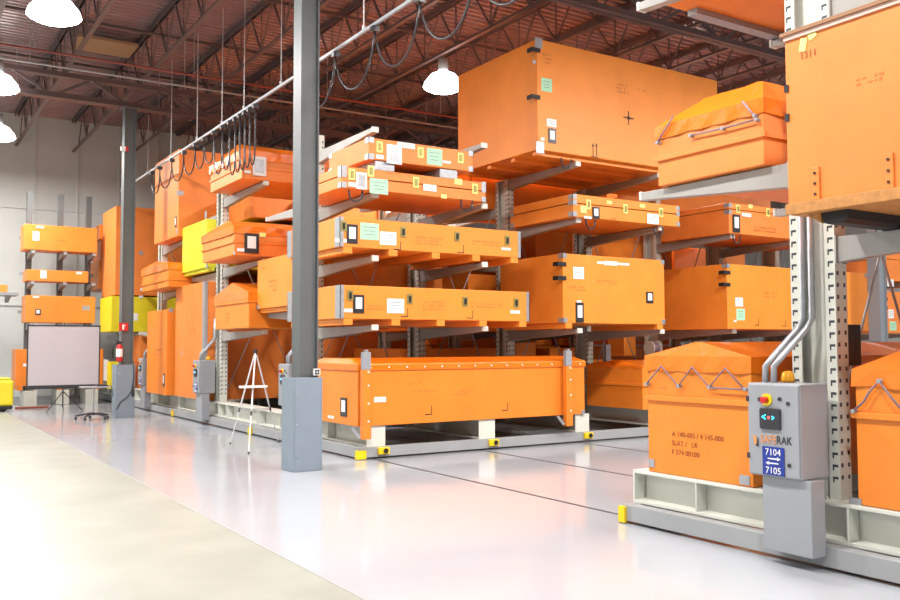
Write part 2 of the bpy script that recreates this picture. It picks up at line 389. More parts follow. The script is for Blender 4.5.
# ------------------------------------------------------------------ pillars
def pillar(x, y, h, who, guard, guard_label):
    t = thing('steel_pillar', (x, y, 0), who, 'pillar'); w = .13
    m = MB(); m.box(x-w, x-w+.016, y-w, y+w, 0, h); m.box(x+w-.016, x+w, y-w, y+w, 0, h); m.build('flange', 'pillar', t)
    MB().box(x-w+.016, x+w-.016, y-.075, y-.06, .0, h).build('web', 'pillar', t)
    MB().box(x-.2, x+.2, y-.2, y+.2, h, h+.02).build('cap_plate', 'pillar', t)
    if guard:
        a, b, c, d = guard; g = thing('pillar_guard', ((a+b)/2, (c+d)/2, 0), guard_label, 'pillar guard')
        th = .02
        MB().box(a, a+th, c, d, 0, 1.2).box(b-th, b, c, d, 0, 1.2).box(a+th, b-th, c, c+th, 0, 1.2).box(a+th, b-th, d-th, d, 0, 1.2).build('sleeve', 'guard', g, .006)
        MB().box(a+th, x-w-.004, c+th, d-th, 1.16, 1.19).box(x+w+.004, b-th, c+th, d-th, 1.16, 1.19).box(x-w-.004, x+w+.004, c+th, y-w-.004, 1.16, 1.19).box(x-w-.004, x+w+.004, y+w+.004, d-th, 1.16, 1.19).build('top_lid', 'guard', g)
        q = MB()
        for z in (.2, .6, 1.0): q.tube([(a+.05, c, z), (a+.05, c-.008, z)], .012, 8)
        q.build('screw', 'galv', g)
    return t
p1 = pillar(4.69, 10.88, 7.13, 'near dark grey steel pillar standing in a blue grey guard', (4.44, 4.845, 10.66, 11.05), 'blue grey metal guard boxed round the foot of the near pillar')
p2 = pillar(4.72, 21.2, 7.13, 'far dark grey steel pillar carrying the fire extinguisher', (4.47, 4.88, 20.95, 21.4), 'blue grey metal guard round the foot of the far pillar, cable hanging down it')
p3 = pillar(17.45, 10.75, 7.13, 'grey steel pillar seen at the right behind the cross braces', None, None)
for o in p3.children: o.data.materials[0] = M['pillar_b']
# small four-hole switch plate on near pillar
t = thing('wall_switch', (4.79, 10.74, 1.25), 'small white plate with four dark squares on the near pillar', 'switch plate')
m = MB().box(4.745, 4.83, 10.70, 10.74, 1.225, 1.31).build('plate', 'white', t)
q = MB()
for i in (0, 1):
    for j in (0, 1): q.box(4.755+i*.036, 4.783+i*.036, 10.695, 10.70, 1.235+j*.036, 1.263+j*.036)
q.build('outlet', 'black', t)
# extinguisher and sign on the far pillar
t = thing('fire_extinguisher', (4.53, 21.03, 1.3), 'red and white fire extinguisher hung on the far pillar', 'fire extinguisher')
MB().tube([(4.53, 20.98, 1.27), (4.53, 20.98, 1.3), (4.53, 20.98, 1.58), (4.53, 20.98, 1.64), (4.53, 20.98, 1.67)], [.05, .07, .07, .05, .02], 16).build('cylinder', 'red', t, smooth=True)
MB().tube([(4.53, 20.98, 1.38), (4.53, 20.98, 1.56)], .073, 16).build('label_band', 'white', t)
MB().box(4.5, 4.56, 20.95, 21.03, 1.67, 1.71).bar((4.47, 20.98, 1.73), (4.6, 20.98, 1.7), .02).build('valve', 'black', t)
MB().tube([(4.49, 20.98, 1.69), (4.42, 20.98, 1.66), (4.38, 20.98, 1.5), (4.4, 20.98, 1.35)], .015, 8).build('hose', 'black', t, smooth=True)
MB().box(4.53, 4.57, 21.05, 21.07, 1.4, 1.6).build('wall_hook', 'galv', t)
t = thing('extinguisher_sign', (4.62, 21.05, 2.06), 'small red sign with a white extinguisher pictogram on the far pillar', 'sign')
MB().box(4.53, 4.73, 21.045, 21.06, 1.97, 2.15).build('sign_plate', 'red', t)
MB().box(4.6, 4.64, 21.04, 21.045, 2.0, 2.1).box(4.61, 4.63, 21.04, 21.045, 2.1, 2.12).box(4.64, 4.67, 21.04, 21.045, 2.08, 2.1).build('pictogram', 'white', t)
t = thing('alarm_light', (4.57, 21.06, 6.2), 'tiny red and white alarm unit high on the far pillar', 'alarm')
MB().box(4.5, 4.6, 21.0, 21.06, 6.1, 6.2).build('housing', 'white', t); MB().box(4.6, 4.66, 21.0, 21.06, 6.1, 6.2).build('strobe', 'red', t)
# cable on the far guard
tag(MB().tube([(4.83, 20.935, 1.28), (4.85, 20.935, .9), (4.8, 20.935, .6), (4.7, 20.935, .45), (4.56, 20.935, .36), (4.49, 20.935, .2)], .012, 6).tube([(4.83, 20.935, .72), (4.83, 20.935, .48)], .03, 8).build('power_cable', 'plastic', smooth=True), 'black cable with plug hanging on the far pillar guard', 'cable')

# ------------------------------------------------------------------ mobile cantilever racks
PX = [5.97+1.93*k for k in range(8)]
def rack(label, Yc, half, ncol, top, front, rear, braces=True, slots=2, x1=None):
    """front / rear: list of (column indexes, arm top height)"""
    Y0, Y1 = Yc-half, Yc+half; cols = PX[:ncol]; xe = cols[-1]+.3
    t = thing('mobile_rack', (8, Yc, 0), label, 'storage rack', None)
    m = MB()
    m.box(5.69, xe, Y0, Y0+.1, .025, .17); m.box(5.69, xe, Y1-.1, Y1, .025, .17)
    m.box(5.69, 5.8, Y0+.1, Y1-.1, .025, .17); m.box(xe-.1, xe, Y0+.1, Y1-.1, .025, .17)
    m.build('base_frame', 'greyb', t, .005)
    for i, x in enumerate(cols):
        m = MB(); m.box(x-.15, x+.15, Y0+.02, Y1-.02, .171, .2); m.box(x-.15, x+.15, Y0+.02, Y1-.02, .44, .468); m.box(x-.015, x+.015, Y0+.03, Y1-.03, .2, .44)
        m.box(x-.15, x+.15, Y0, Y0+.02, .171, .468); m.box(x-.15, x+.15, Y1-.02, Y1, .171, .468)
        if i == 0: 
            for yy in (Yc-.85, Yc-.3, Yc+1.1): m.box(x-.15, x-.02, yy, yy+.014, .2, .44)
        m.build('base_beam', 'cream', t, .003)
        z1 = top[min(i, len(top)-1)]
        m = MB(); w, d, th = .07, .19, .012
        for s in (-1, 1):
            ya, yb = Yc+s*d, Yc+s*(d-th*1.5); m.box(x-w, x+w, min(ya, yb), max(ya, yb), .468, z1)
            yc_ = Yc+s*(d-.085)
            for q in (-1, 1): m.box(min(x+q*w, x+q*(w-th)), max(x+q*w, x+q*(w-th)), min(yb, yc_), max(yb, yc_), .468, z1)
        m.box(x+.005, x+.02, Yc-d+.02, Yc+d-.02, .468, z1); m.box(x-w, x+w, Yc-d, Yc+d, z1, z1+.012)
        m.k = 1
        if i < slots:
            z = .62
            while z < z1-.1:
                for s in (-1, 1):
                    ye = Yc+s*(d-.035); m.box(x-w-.0015, x-w, ye-.022, ye+.022, z, z+.018); m.box(x-w-.0015, x-w, min(ye+.022*1, ye+.01), ye+.022, z-.025, z)
                for q in (-1, 1): m.box(x+q*(w-.03)-.012, x+q*(w-.03)+.012, Yc-d-.0015, Yc-d, z, z+.03)
                z += .088
        m.build('column', ['cream', 'dark'], t)
        # wheel housing at the foot of every beam
        for yy, s in ((Y0, -1),):
            q = MB(); q.box(x+.02, x+.2, yy-.05, yy-.001, .06, .16); h = q.build('wheel_sensor', 'yb', t, .01)
            MB().tube([(x+.13, yy-.05, .11), (x+.13, yy-.07, .11)], .035, 14).build('sensor_lens', 'black', h)
        for lv, s in ((front, -1), (rear, 1)):
            for ids, z in lv:
                if i not in ids: continue
                a = MB(); ya, yb = Yc+s*d, Y0+.0 if s < 0 else Y1
                yb = yb-s*.06
                a.prism([(ya+s*.001, z), (yb, z), (yb, z-.07), (ya+s*.001, z-.19)], 'X', x-.05, x+.05)
                ao = a.build('arm', 'armsteel', t, .004)
                e = MB(); e.box(x-.055, x+.055, min(yb, yb+s*.03), max(yb, yb+s*.03), z-.07, z+.012); e.build('arm_cap', 'cream', ao, .004)
                e = MB()
                for q in (-1, 1): e.box(min(x+q*.051, x+q*.07), max(x+q*.051, x+q*.07), min(ya, ya+s*.012), max(ya, ya+s*.012), z-.2, z+.01)
                e.build('arm_bracket', 'armsteel', ao)
    if braces:
        for i in range(len(cols)-1):
            for za, zb in ((.6, 4.3),):
                tz = min(top[min(i, len(top)-1)], top[min(i+1, len(top)-1)])
                b = MB(); b.tube([(cols[i]+.1, Yc+.05, za), (cols[i+1]-.14, Yc+.05, min(zb, tz-.1))], .011, 6); b.tube([(cols[i]+.1, Yc+.09, min(zb, tz-.1)), (cols[i+1]-.14, Yc+.09, za)], .011, 6)
                b.build('cross_brace', 'galv', t, smooth=True)
    if Yc < 5:
        g = MB().box(6.26, 6.42, Yc-.0, Yc+.02, 1.44, 1.76).box(6.42, 6.50, Yc-.0, Yc+.16, 1.44, 1.76).build('brace_gusset', 'plastic', t, .005)
        b = MB()
        for z in (1.5, 1.6, 1.7): b.tube([(6.3, Yc, z), (6.3, Yc-.012, z)], .012, 8)
        b.build('gusset_bolt', 'galv', g)
    q = MB(); q.box(5.66, 5.689, Y1-.05, Y1+.03, .01, .15).box(5.689, 5.78, Y1+.001, Y1+.03, .01, .15); q.build('bumper', 'yb', t)
    q = MB(); q.box(5.66, 5.689, Y0-.03, Y0+.05, .01, .13).box(5.689, 5.8, Y0-.03, Y0-.001, .01, .13); q.build('bumper', 'yb', t)
    return t
A = range(8)
rack('near cream cantilever rack at right, behind the 7104 cabinet', 4.15, 1.85, 4, [6.6], [(A, 2.4), (A, 4.2)], [(A, 3.02), (A, 4.82)])
rack('long cream cantilever rack behind the near pillar, front bay open to the aisle', 13.45, 2.15, 8, [5.05, 5.05, 4.7],
     [((0, 1), 1.9), ((0, 1), 2.9), ((0, 1), 3.82), ((0, 1), 4.78), ((2, 3), 1.88), ((2, 3), 3.74), ((2, 3), 4.7), ((4, 5), 1.9), ((4, 5), 3.72), ((6, 7), 1.84), ((6, 7), 3.0)],
     [((0, 1), 2.2), ((0, 1), 3.98), (range(2, 8), 2.2), (range(1, 8), 3.2), ((1,), 4.3), ((2, 3, 4, 5, 6), 4.2)], slots=4)
rack('cream rack with a grey cabinet just behind the white easel', 18.2, 2.54, 8, [5.0], [(A, 1.9), (A, 3.22), (A, 4.68)], [(A, 3.17), (A, 4.4)], slots=1)
rack('rack between the easel and the far pillar, two tall orange crates at its end', 22.9, 2.12, 8, [4.9], [(A, 2.95), (A, 4.1)], [(A, 2.0), (A, 3.2)], slots=0)
rack('farthest mobile rack, half hidden behind the far pillar', 27.15, 2.08, 4, [4.9], [(A, 2.0), (A, 3.0)], [(A, 1.95), (A, 3.1), (A, 4.2)], slots=0)

# ------------------------------------------------------------------ rack control cabinets
def cabinet(Yc, who, full=False, num=None):
    y0, y1 = Yc-.09, Yc+.36; X0 = 5.5
    t = thing('control_cabinet', (5.66, (y0+y1)/2, 0), who, 'control cabinet')
    b = MB().box(X0, 5.82, y0, y1, .64, 1.32).build('cabinet_body', 'grey', t, .01)
    MB().box(X0-.012, X0-.001, y0+.008, y1-.008, .65, 1.31).build('cabinet_door', 'grey', t, .005)
    MB().box(5.53, 5.688, y0-.05, y1-.09, .1, .639).build('cable_duct', 'grey', t, .006)
    X = X0-.012
    for yy, z in ((y1-.008, 1.2), (y1-.008, .78)): MB().box(X-.008, X-.001, yy-.008, yy+.012, z-.02, z+.02).build('hinge', 'plastic', t)
    for yy, z, r in ((y1-.12, 1.2, .017), (y0+.16, 1.21, .014), (y0+.09, 1.18, .014), (y0+.09, .74, .014)):
        MB().tube([(X-.001, yy, z), (X-.01, yy, z)], r, 10).build('door_screw', 'plastic', t)
    e = MB().tube([(X-.001, y0+.27, 1.2), (X-.012, y0+.27, 1.2)], .045, 20).build('emergency_stop', 'yb', t)
    MB().tube([(X-.013, y0+.27, 1.2), (X-.05, y0+.27, 1.2), (X-.055, y0+.27, 1.2)], [.022, .026, .02], 16).build('stop_button', 'red', e)
    d = MB().box(X-.02, X-.001, y0+.15, y0+.33, .985, 1.14).build('display', 'plastic', t, .012)
    MB().bar((X-.022, y0+.27, 1.06), (X-.022, y0+.30, 1.075), .008).bar((X-.022, y0+.27, 1.09), (X-.022, y0+.30, 1.075), .008).build('left_arrow_light', 'cyan', d)
    MB().tube([(X-.02, y0+.243, 1.072), (X-.024, y0+.243, 1.072)], .012, 12).build('red_light', 'redl', d)
    MB().bar((X-.022, y0+.215, 1.06), (X-.022, y0+.198, 1.072), .007).bar((X-.022, y0+.215, 1.084), (X-.022, y0+.198, 1.072), .007).build('right_arrow_light', 'cyan', d)
    if full: text('SAFE', t, (X-.004, y0+.335, .885), .085, 'X', 'orange_t', 'logo_lettering', sx=.8); text('RAK', t, (X-.004, y0+.195, .885), .085, 'X', 'plastic', 'logo_lettering', sx=.8)
    if full:
        MB().prism([(y0+.39, .865), (y0+.36, .865), (y0+.375, .93), (y0+.40, .93)], 'X', X-.004, X-.001).build('logo_mark', 'orange_t', t)
        MB().prism([(y0+.375, .855), (y0+.352, .855), (y0+.352, .92)], 'X', X-.007, X-.004).build('logo_mark', 'plastic', t)
    if num:
        s = MB().box(X-.008, X-.001, y0+.13, y0+.315, .655, .885-.025).build('number_sign', 'blue', t)
        if num == 'faint':
            for z in (.825, .69):
                q = MB()
                for k in range(4): q.box(X-.0115, X-.0085, y0+.15+k*.038, y0+.175+k*.038, z-.02, z+.02)
                q.build('worn_number', 'white', s)
        else: text(num[0], s, (X-.010, y0+.2225, .80), .068, 'X', 'white', 'sign_number', 'CENTER'); text(num[1], s, (X-.010, y0+.2225, .667), .068, 'X', 'white', 'sign_number', 'CENTER')
        for z, s_ in ((.775, -1), (.742, 1)):
            a = MB(); yc = y0+.2225; xx0, xx1 = X-.0115, X-.0085
            a.box(xx0, xx1, yc-.045, yc+.045, z-.0045, z+.0045)
            a.prism([(yc+s_*.065, z), (yc+s_*.035, z+.014), (yc+s_*.035, z-.014)], 'X', xx0, xx1); a.build('arrow', 'white', s)
    bc = MB().tube([(5.76, y0+.29, 1.321), (5.76, y0+.29, 1.345), (5.76, y0+.29, 1.39), (5.76, y0+.29, 1.405)], [.05, .05, .042, .02], 14).build('beacon', 'amber', t, smooth=True)
    for dy in (.31, .385):
        m = MB(); m.tube([(5.62, y0+dy, 1.32), (5.62, y0+dy-.005, 1.44), (5.66, y0+dy-.03, 1.50), (5.82, y0+dy-.145, 1.72), (5.86, y0+dy-.17, 1.80), (5.865, y0+dy-.17, 3.9 if full else 2.2)], .024, 10)
        m.build('conduit', 'galv', t, smooth=True)
    return t
cabinet(4.08, 'near grey control cabinet with blue 7104 7105 number sign', True, ('7104', '7105'))
cabinet(13.45, 'grey control cabinet mostly hidden behind the near pillar', False, None)
cabinet(18.2, 'grey control cabinet with blue sign left of the white easel', False, 'faint')
cabinet(22.9, 'grey control cabinet with blue sign beside the far pillar', False, 'faint')

# ------------------------------------------------------------------ crates, near rack (Y about 4)
cr = crate
tb = cr('tarped_crate', 'orange crate with zigzag laced tarpaulin, standing left of the 7104 cabinet', 5.85, 9.4, 4.69, 5.83, .47, 1.50, 'orange_b', ledge=[1.13],
        decals=[('text', 'X', 672, 436, .1, .062, 'A 140-005 / 4 145-000'), ('text', 'X', 672, 445, .1, .062, 'SLAT /   LR'), ('text', 'X', 672, 454, .1, .062, 'F 574 00100'),
                ('scrib', 'X', 664, 388, .12, .025, 1), ('gplate', 'X', 652, 463, .07, .07), ('gplate', 'X', 745, 480, .1, .075), ('scrib', 'X', 715, 389, .05, .03, 1)])
tarp_roof(tb, .13, .13, .02, .05)
lacing(tb, [(649, 384), (664, 366), (681, 386), (695, 367), (712, 387), (728, 368), (748, 390)], [(649, 384), (681, 386), (712, 387), (748, 389)])
lacing(tb, [(712, 387.5), (748, 389.5)], [])
tp = cr('tarped_crate', 'orange crate with a tarpaulin lid high on the white arm, above the zigzag laced crate', 5.85, 9.3, 4.52, 5.66, 3.03, 3.56, 'orange_c', ledge=[3.27])
tarp_roof(tp, .17, .12, .02, .1, ridge_y=.32, flat=.3)
lacing(tp, [(660, 143), (676, 117)], [(660, 143)])
lacing(tp, [(693, 136), (725, 129), (759, 120)], [(693, 136), (725, 129), (759, 120)])
lacing(tp, [(745, 102), (757, 116), (760, 122)], [(757, 116)])
tu = cr('tarped_crate', 'orange crate with a drooping tarpaulin cord, at the right edge beside the cabinet', 5.85, 9.4, 2.35, 3.79, .47, 1.42, 'orange_b', ledge=[1.1],
        decals=[('gplate', 'X', 856, 503, .09, .07)])
tarp_roof(tu, .28, .12, .02, .05)
lacing(tu, [(856, 411), (867, 401), (872, 392), (882, 381), (893, 396), (905, 410)], [(856, 411), (882, 381)])
v = cr('large_crate', 'huge orange crate with a pale edge strip and 1311 stencil, at the upper right', 5.2, 9.6, 2.3, 3.83, 2.5, 3.70, 'orange_c',
       decals=[('text', 'X', 800, 60, .1, .066, '1311'), ('scrib', 'X', 872, 76, .22, .02, 2)])
r = v['root']
MB().box(5.185, 5.199, 2.3, 3.83, 3.69, 3.72).build('edge_strip', 'pink', r); MB().box(5.17, 9.6, 2.28, 3.85, 3.721, 3.745).build('top_edge', 'brown', r)
MB().box(5.19, 9.6, 2.3, 3.84, 2.49, 2.4999).box(5.18, 5.199, 2.28, 3.84, 2.485, 2.56).build('bottom_rail', 'wood', r, .004)
for yy in (3.61, 3.10):
    q = MB().box(5.185, 5.1995, yy-.03, yy+.03, 2.56, 2.78).build('strap_plate', 'orange_c', r, .004); b = MB()
    for z in (2.6, 2.67, 2.74): b.tube([(5.185, yy, z), (5.178, yy, z)], .01, 8)
    b.build('bolt', 'inkd', q)
MB().prism([(3.65, 2.488), (3.45, 2.488), (3.455, 2.43), (3.49, 2.405), (3.6, 2.405), (3.63, 2.42)], 'X', 5.3, 9.5).build('skid', 'black', r)
MB().prism([(3.75, 2.488), (3.652, 2.488), (3.652, 2.42)], 'X', 5.3, 9.5).build('wedge', 'wood', r)
q = MB()
for z in (3.36, 3.16): q.box(5.19, 5.2, 3.805, 3.835, z-.025, z+.025)
q.build('edge_catch', 'plastic', r)
MB().bar(at(802, 51.5, X=5.197), at(804, 38, X=5.197), .004, .05).build('yellow_tape', 'ylab', r)
MB().bar(at(808.5, 38, X=5.197), at(815.5, 32, X=5.197), .004, .05).build('yellow_tape', 'ylab', r)
hi = cr('large_crate', 'orange crate on dark skids seen from below at the top edge right of centre', 6.2, 9.9, 4.45, 5.98, 4.89, 5.9, 'orange_b')
r = hi['root']
for yy in (5.9, 5.2, 4.6): MB().box(6.6 if yy == 5.9 else 6.35, 9.85, yy-.06, yy+.06, 4.831, 4.889).build('skid', 'grey' if yy == 5.9 else 'orange_b', r)

# ------------------------------------------------------------------ crates, main rack front (faces at Y = 11.25)
Yf = 11.25
b4 = cr('long_crate', 'longest orange crate on the floor level of the main rack, with steel stake posts', 5.66, 9.86, Yf+.02, 12.8, .47, 1.27, 'orange_b',
   decals=[('card', 'Y', 380, 399.5, .19, .075), ('bracket_mark', 'Y', 432, 414), ('bracket_mark', 'Y', 508, 410), ('scrib', 'Y', 416, 383, .22, .035, 1), ('scrib', 'Y', 424, 391.5, .42, .035, 1), ('scrib', 'Y', 461, 391, .3, .03, 2),
           ('scrib', 'Y', 371, 412, .2, .025, 1), ('pouch', 'X', 344, 407, .2, .27), ('card', 'X', 331, 417, .2, .04), ('gplate', 'Y', 583, 412, .07, .07)])
r = b4['root']
m = MB(); x0, x1, y0, y1, z = 5.64, 9.88, Yf, 12.82, 1.27
m.add([(x0, y0, z-.02), (x1, y0, z-.02), (x1, y1, z-.02), (x0, y1, z-.02), (x0, y0, z+.08), (x1, y0, z+.08), (x1, y1, z+.08), (x0, y1, z+.08), (x0+.06, y0+.3, z+.16), (x1-.06, y0+.3, z+.16), (x1-.06, y1-.3, z+.16), (x0+.06, y1-.3, z+.16)],
      [(0, 1, 5, 4), (1, 2, 6, 5), (2, 3, 7, 6), (3, 0, 4, 7), (4, 5, 9, 8), (5, 6, 10, 9), (6, 7, 11, 10), (7, 4, 8, 11), (8, 9, 10, 11), (3, 2, 1, 0)])
m.build('lid', 'tarp', r, .015)
q = MB()
for k in range(14): q.tube([(5.85+k*.3, Yf, 1.3), (5.85+k*.3, Yf-.012, 1.3)], .012, 8)
q.build('lid_bolt', 'whitep', r)
for x in (5.74, 9.42):
    s_ = MB(); s_.box(x-.065, x+.065, Yf-.12, Yf-.03, .30, 1.27); p = s_.build('stake_post', 'orange_b', r, .006)
    MB().box(x-.06, x+.06, Yf-.115, Yf-.035, 1.271, 1.52).box(x-.02, x+.02, Yf-.115, Yf-.035, 1.521, 1.55).build('post_top', 'grey', p, .006)
    q = MB()
    for z in (.55, .8, 1.05, 1.24): q.tube([(x+.02, Yf-.121, z), (x+.02, Yf-.126, z)], .014, 8)
    q.build('post_bolt', 'white', p)
    MB().bar((x-.1, Yf-.08, .33), (x-.2, Yf-.05, .46), .04).build('stake_bracket', 'galv', p)
b3 = cr('long_crate', 'long flat orange crate with latches, second level from the floor of the main rack', 5.38, 8.69, Yf, 13.15, 1.99, 2.46, 'orange', feet=5, foot_h=.088, strips=True,
   decals=[('latch', 'Y', 350, 295.5), ('latch', 'Y', 409.5, 299), ('latch', 'Y', 465, 301.5), ('latch', 'Y', 516, 303), ('pouch', 'Y', 358.5, 304, .17, .26), ('card', 'Y', 358, 297.5, .12, .06), ('card', 'Y', 347, 310.5, .17, .05),
           ('card', 'Y', 395.5, 306, .28, .21), ('card', 'Y', 515, 312, .19, .05), ('scrib', 'Y', 376, 306, .3, .03, 2), ('scrib', 'Y', 434, 302, .4, .035, 3), ('scrib', 'Y', 487, 304, .6, .03, 2), ('bracket_mark', 'Y', 408, 316.5), ('bracket_mark', 'Y', 473, 318)])
b2 = cr('long_crate', 'long flat orange crate with green and white cards, third level of the main rack', 5.37, 8.53, Yf, 13.15, 3.0, 3.42, 'orange', feet=5, foot_h=.09, strips=True,
   decals=[('latch', 'Y', 343.5, 226), ('latch', 'Y', 403, 232), ('latch', 'Y', 457, 236.5), ('latch', 'Y', 507, 240.5), ('pouch', 'Y', 352, 234, .17, .27), ('card', 'Y', 351, 228.5, .12, .08), ('card', 'Y', 341.5, 240.5, .2, .05),
           ('green', 'Y', 369.5, 231.5, .3, .24), ('card', 'Y', 388, 238.5, .27, .19), ('card', 'Y', 506, 249, .18, .04), ('scrib', 'Y', 430, 238, .5, .03, 3), ('scrib', 'Y', 486, 242, .5, .03, 2), ('bracket_mark', 'Y', 401, 249.5), ('bracket_mark', 'Y', 464, 252.5)])
b1 = cr('flat_case', 'flat orange case with two lifting loops beneath, on the fourth level of the main rack', 5.39, 7.86, Yf, 12.9, 3.84, 4.14, 'orange_c', seam=.55, corners=[.12, .62, .9],
   decals=[('ylatch', 'Y', 351.5, 174.5), ('ylatch', 'Y', 415.5, 182.5), ('ylatch', 'Y', 474.5, 189), ('ylatch', 'Y', 370.5, 171.2), ('wpouch', 'Y', 361, 181, .17, .24), ('card', 'Y', 352, 184.5, .12, .06),
           ('green', 'Y', 378.5, 186.5, .3, .22), ('card', 'Y', 429.5, 188, .23, .1), ('ycard', 'Y', 458, 181.8, .14, .09), ('ycard', 'Y', 443.5, 196.5, .1, .06), ('scrib', 'Y', 398, 174, .4, .03, 1), ('strap', 'Y', 356, 192), ('strap', 'Y', 467, 202)])
b0 = cr('flat_case', 'flat orange case with white pouch, topmost on the main rack, stacked on another', 5.82, 7.62, Yf, 12.6, 4.29, 4.60, 'orange_c', corners=[.12, .9],
   decals=[('ylatch', 'Y', 379.5, 147), ('ylatch', 'Y', 420.5, 152.5), ('ylatch', 'Y', 460.5, 158), ('wpouch', 'Y', 394, 154.5, .25, .28), ('card', 'Y', 379.8, 156.8, .12, .06), ('card', 'Y', 406, 145.5, .3, .08),
           ('green', 'Y', 434.5, 157, .27, .25), ('card', 'Y', 446, 162, .17, .04)])
for xx in (6.1, 7.2):
    tag(MB().box(xx-.16, xx+.16, Yf+.03, 12.5, 4.145, 4.288).build('spacer_block', 'galv', None, .01), 'grey spacer block between the two topmost flat cases, %s end' % ('left' if xx < 7 else 'right'), 'block', 'spacer blocks between the top cases')
# free arms over the top case are part of the rack
bg = cr('large_crate', 'huge plain orange crate with a cross mark, highest on the main rack', 8.9, 13.23, Yf, 13.62, 4.79, 6.62, 'orange', 
   decals=[('hook', 'Y', 536, 50), ('hook', 'Y', 536, 97), ('gplate', 'Y', 538.5, 43, .15, .17), ('gplate', 'Y', 540, 147.5, .16, .19), ('gplate', 'Y', 534, 62, .06, .06), ('green', 'Y', 546.5, 85, .22, .22), ('card', 'Y', 551.5, 123, .2, .13), ('pouch', 'Y', 552, 136, .16, .24),
           ('card', 'Y', 542.5, 139, .07, .05), ('scrib', 'Y', 547, 55, .18, .04, 3), ('scrib', 'Y', 622, 85, .3, .04, 3), ('scrib', 'Y', 640, 90, .25, .025, 1), ('strap', 'Y', 567, 160)])
r = bg['root']; p = at(628.5, 118, Y=Yf); m = MB()
m.box(p.x-.12, p.x+.12, Yf-.002, Yf, p.z-.012, p.z+.012).box(p.x-.012, p.x+.012, Yf-.0025, Yf-.0001, p.z-.12, p.z+.12).box(p.x-.03, p.x+.03, Yf-.003, Yf-.0002, p.z-.03, p.z+.03); m.build('centre_mark', 'inkd', r)
m = MB()
for px in (593, 596.5):
    p = at(px, 150.5, Y=Yf); m.box(p.x-.008, p.x+.008, Yf-.002, Yf, p.z-.1, p.z+.11); m.prism([(p.x-.03, p.z+.07), (p.x+.03, p.z+.07), (p.x, p.z+.13)], 'Y', Yf-.0025, Yf-.0001)
p = at(594.7, 157, Y=Yf); m.box(p.x-.08, p.x+.08, Yf-.002, Yf, p.z-.008, p.z+.008); m.build('this_way_up_mark', 'inkd', r)
for yy in (11.4, 12.0, 12.7, 13.4): MB().box(8.95, 13.2, yy-.05, yy+.05, 4.72, 4.789).build('skid', 'orange_b', r)
MB().prism([(13.0, 6.2), (13.2, 6.3), (13.2, 6.0), (13.0, 5.9)], 'Y', Yf-.01, Yf-.001).build('metal_plate', 'galv', r)
pc = cr('flat_case', 'flat orange case with bright corner plates, below the huge cross-marked crate', 9.63, 12.15, Yf, 13.0, 3.75, 4.13, 'orange', seam=.6, corners=[.12, .62, .88],
   decals=[('ylatch', 'Y', 588, 204.5), ('ylatch', 'Y', 625, 209), ('ylatch', 'Y', 660.5, 212.5), ('pouch', 'Y', 595.5, 213, .15, .2), ('ycard', 'Y', 583, 209.5, .13, .12), ('card', 'Y', 587.5, 217.5, .17, .04), ('card', 'Y', 652.5, 219, .28, .18),
           ('ycard', 'Y', 609, 202.5, .12, .06), ('ycard', 'Y', 642, 206, .12, .06), ('strap', 'Y', 591, 221), ('strap', 'Y', 659, 229), ('scrib', 'Y', 613, 219, .12, .03, 1)])
qc = cr('box_crate', 'square-fronted bright orange crate with a worn white streak, middle of the main rack', 9.4, 11.74, Yf, 13.0, 1.975, 3.12, 'orange', feet=2, foot_h=.09, corners=[.04, .97],
   decals=[('hook', 'Y', 562, 264), ('hook', 'Y', 562, 278), ('card', 'Y', 578.5, 273, .23, .2), ('pouch', 'Y', 579.5, 312.5, .17, .33), ('card', 'Y', 579, 302.5, .1, .07), ('pouch', 'Y', 649.5, 297.5, .17, .2),
           ('scrib', 'Y', 576, 287, .4, .03, 2), ('scrib', 'Y', 608, 281, .55, .03, 2), ('scrib', 'Y', 570, 322, .1, .03, 1)])
p = at(613, 263.5, Y=Yf)
MB().box(p.x-.36, p.x+.38, Yf-.002, Yf, p.z-.02, p.z+.02).box(p.x-.2, p.x+.1, Yf-.0025, Yf-.0001, p.z-.035, p.z+.035).build('bare_streak', 'white', qc['root'])
rc = cr('flat_case', 'orange case with a blue tag, directly above the two-hook crate beside the near column', 13.49, 17.0, Yf, 13.0, 3.73, 4.31, 'orange_c', seam=.8, corners=[.7, .92],
   decals=[('ylatch', 'Y', 737.5, 209), ('ylatch', 'Y', 767.5, 212.5), ('card', 'Y', 746, 215, .27, .07), ('pouch', 'Y', 735.8, 223.5, .2, .34), ('ycard', 'Y', 750, 206.5, .12, .07), ('scrib', 'Y', 765, 228, .7, .04, 2), ('strap', 'Y', 737, 236)])
sc = cr('box_crate', 'large orange crate with a white and a green card, left of the near column', 13.4, 17.9, Yf, 12.95, 1.91, 3.14, 'orange', corners=[.97],
   decals=[('hook', 'Y', 727, 272.5), ('hook', 'Y', 727, 284.5), ('card', 'Y', 739, 302, .21, .17), ('green', 'Y', 740.5, 314.5, .24, .22), ('card', 'Y', 735, 321, .08, .04), ('scrib', 'Y', 770, 293, .4, .05, 2), ('bracket_mark', 'Y', 759, 325), ('bracket_mark', 'Y', 786, 326)])
w1 = cr('box_crate', 'pinkish orange crate with a green card at the right edge, behind the crossing braces', 18.55, 21.5, Yf, 13.0, 1.86, 2.78, 'orange_c', decals=[('green', 'Y', 893, 326, .25, .2), ('card', 'Y', 891, 314, .2, .2), ('hook', 'Y', 885, 299), ('hook', 'Y', 885, 308)])
w2 = cr('box_crate', 'pinkish orange case at the right edge, one level above the green-carded crate', 18.55, 21.5, Yf, 13.0, 3.02, 3.7, 'orange_c', seam=.7, decals=[('card', 'Y', 890, 283, .25, .16)])
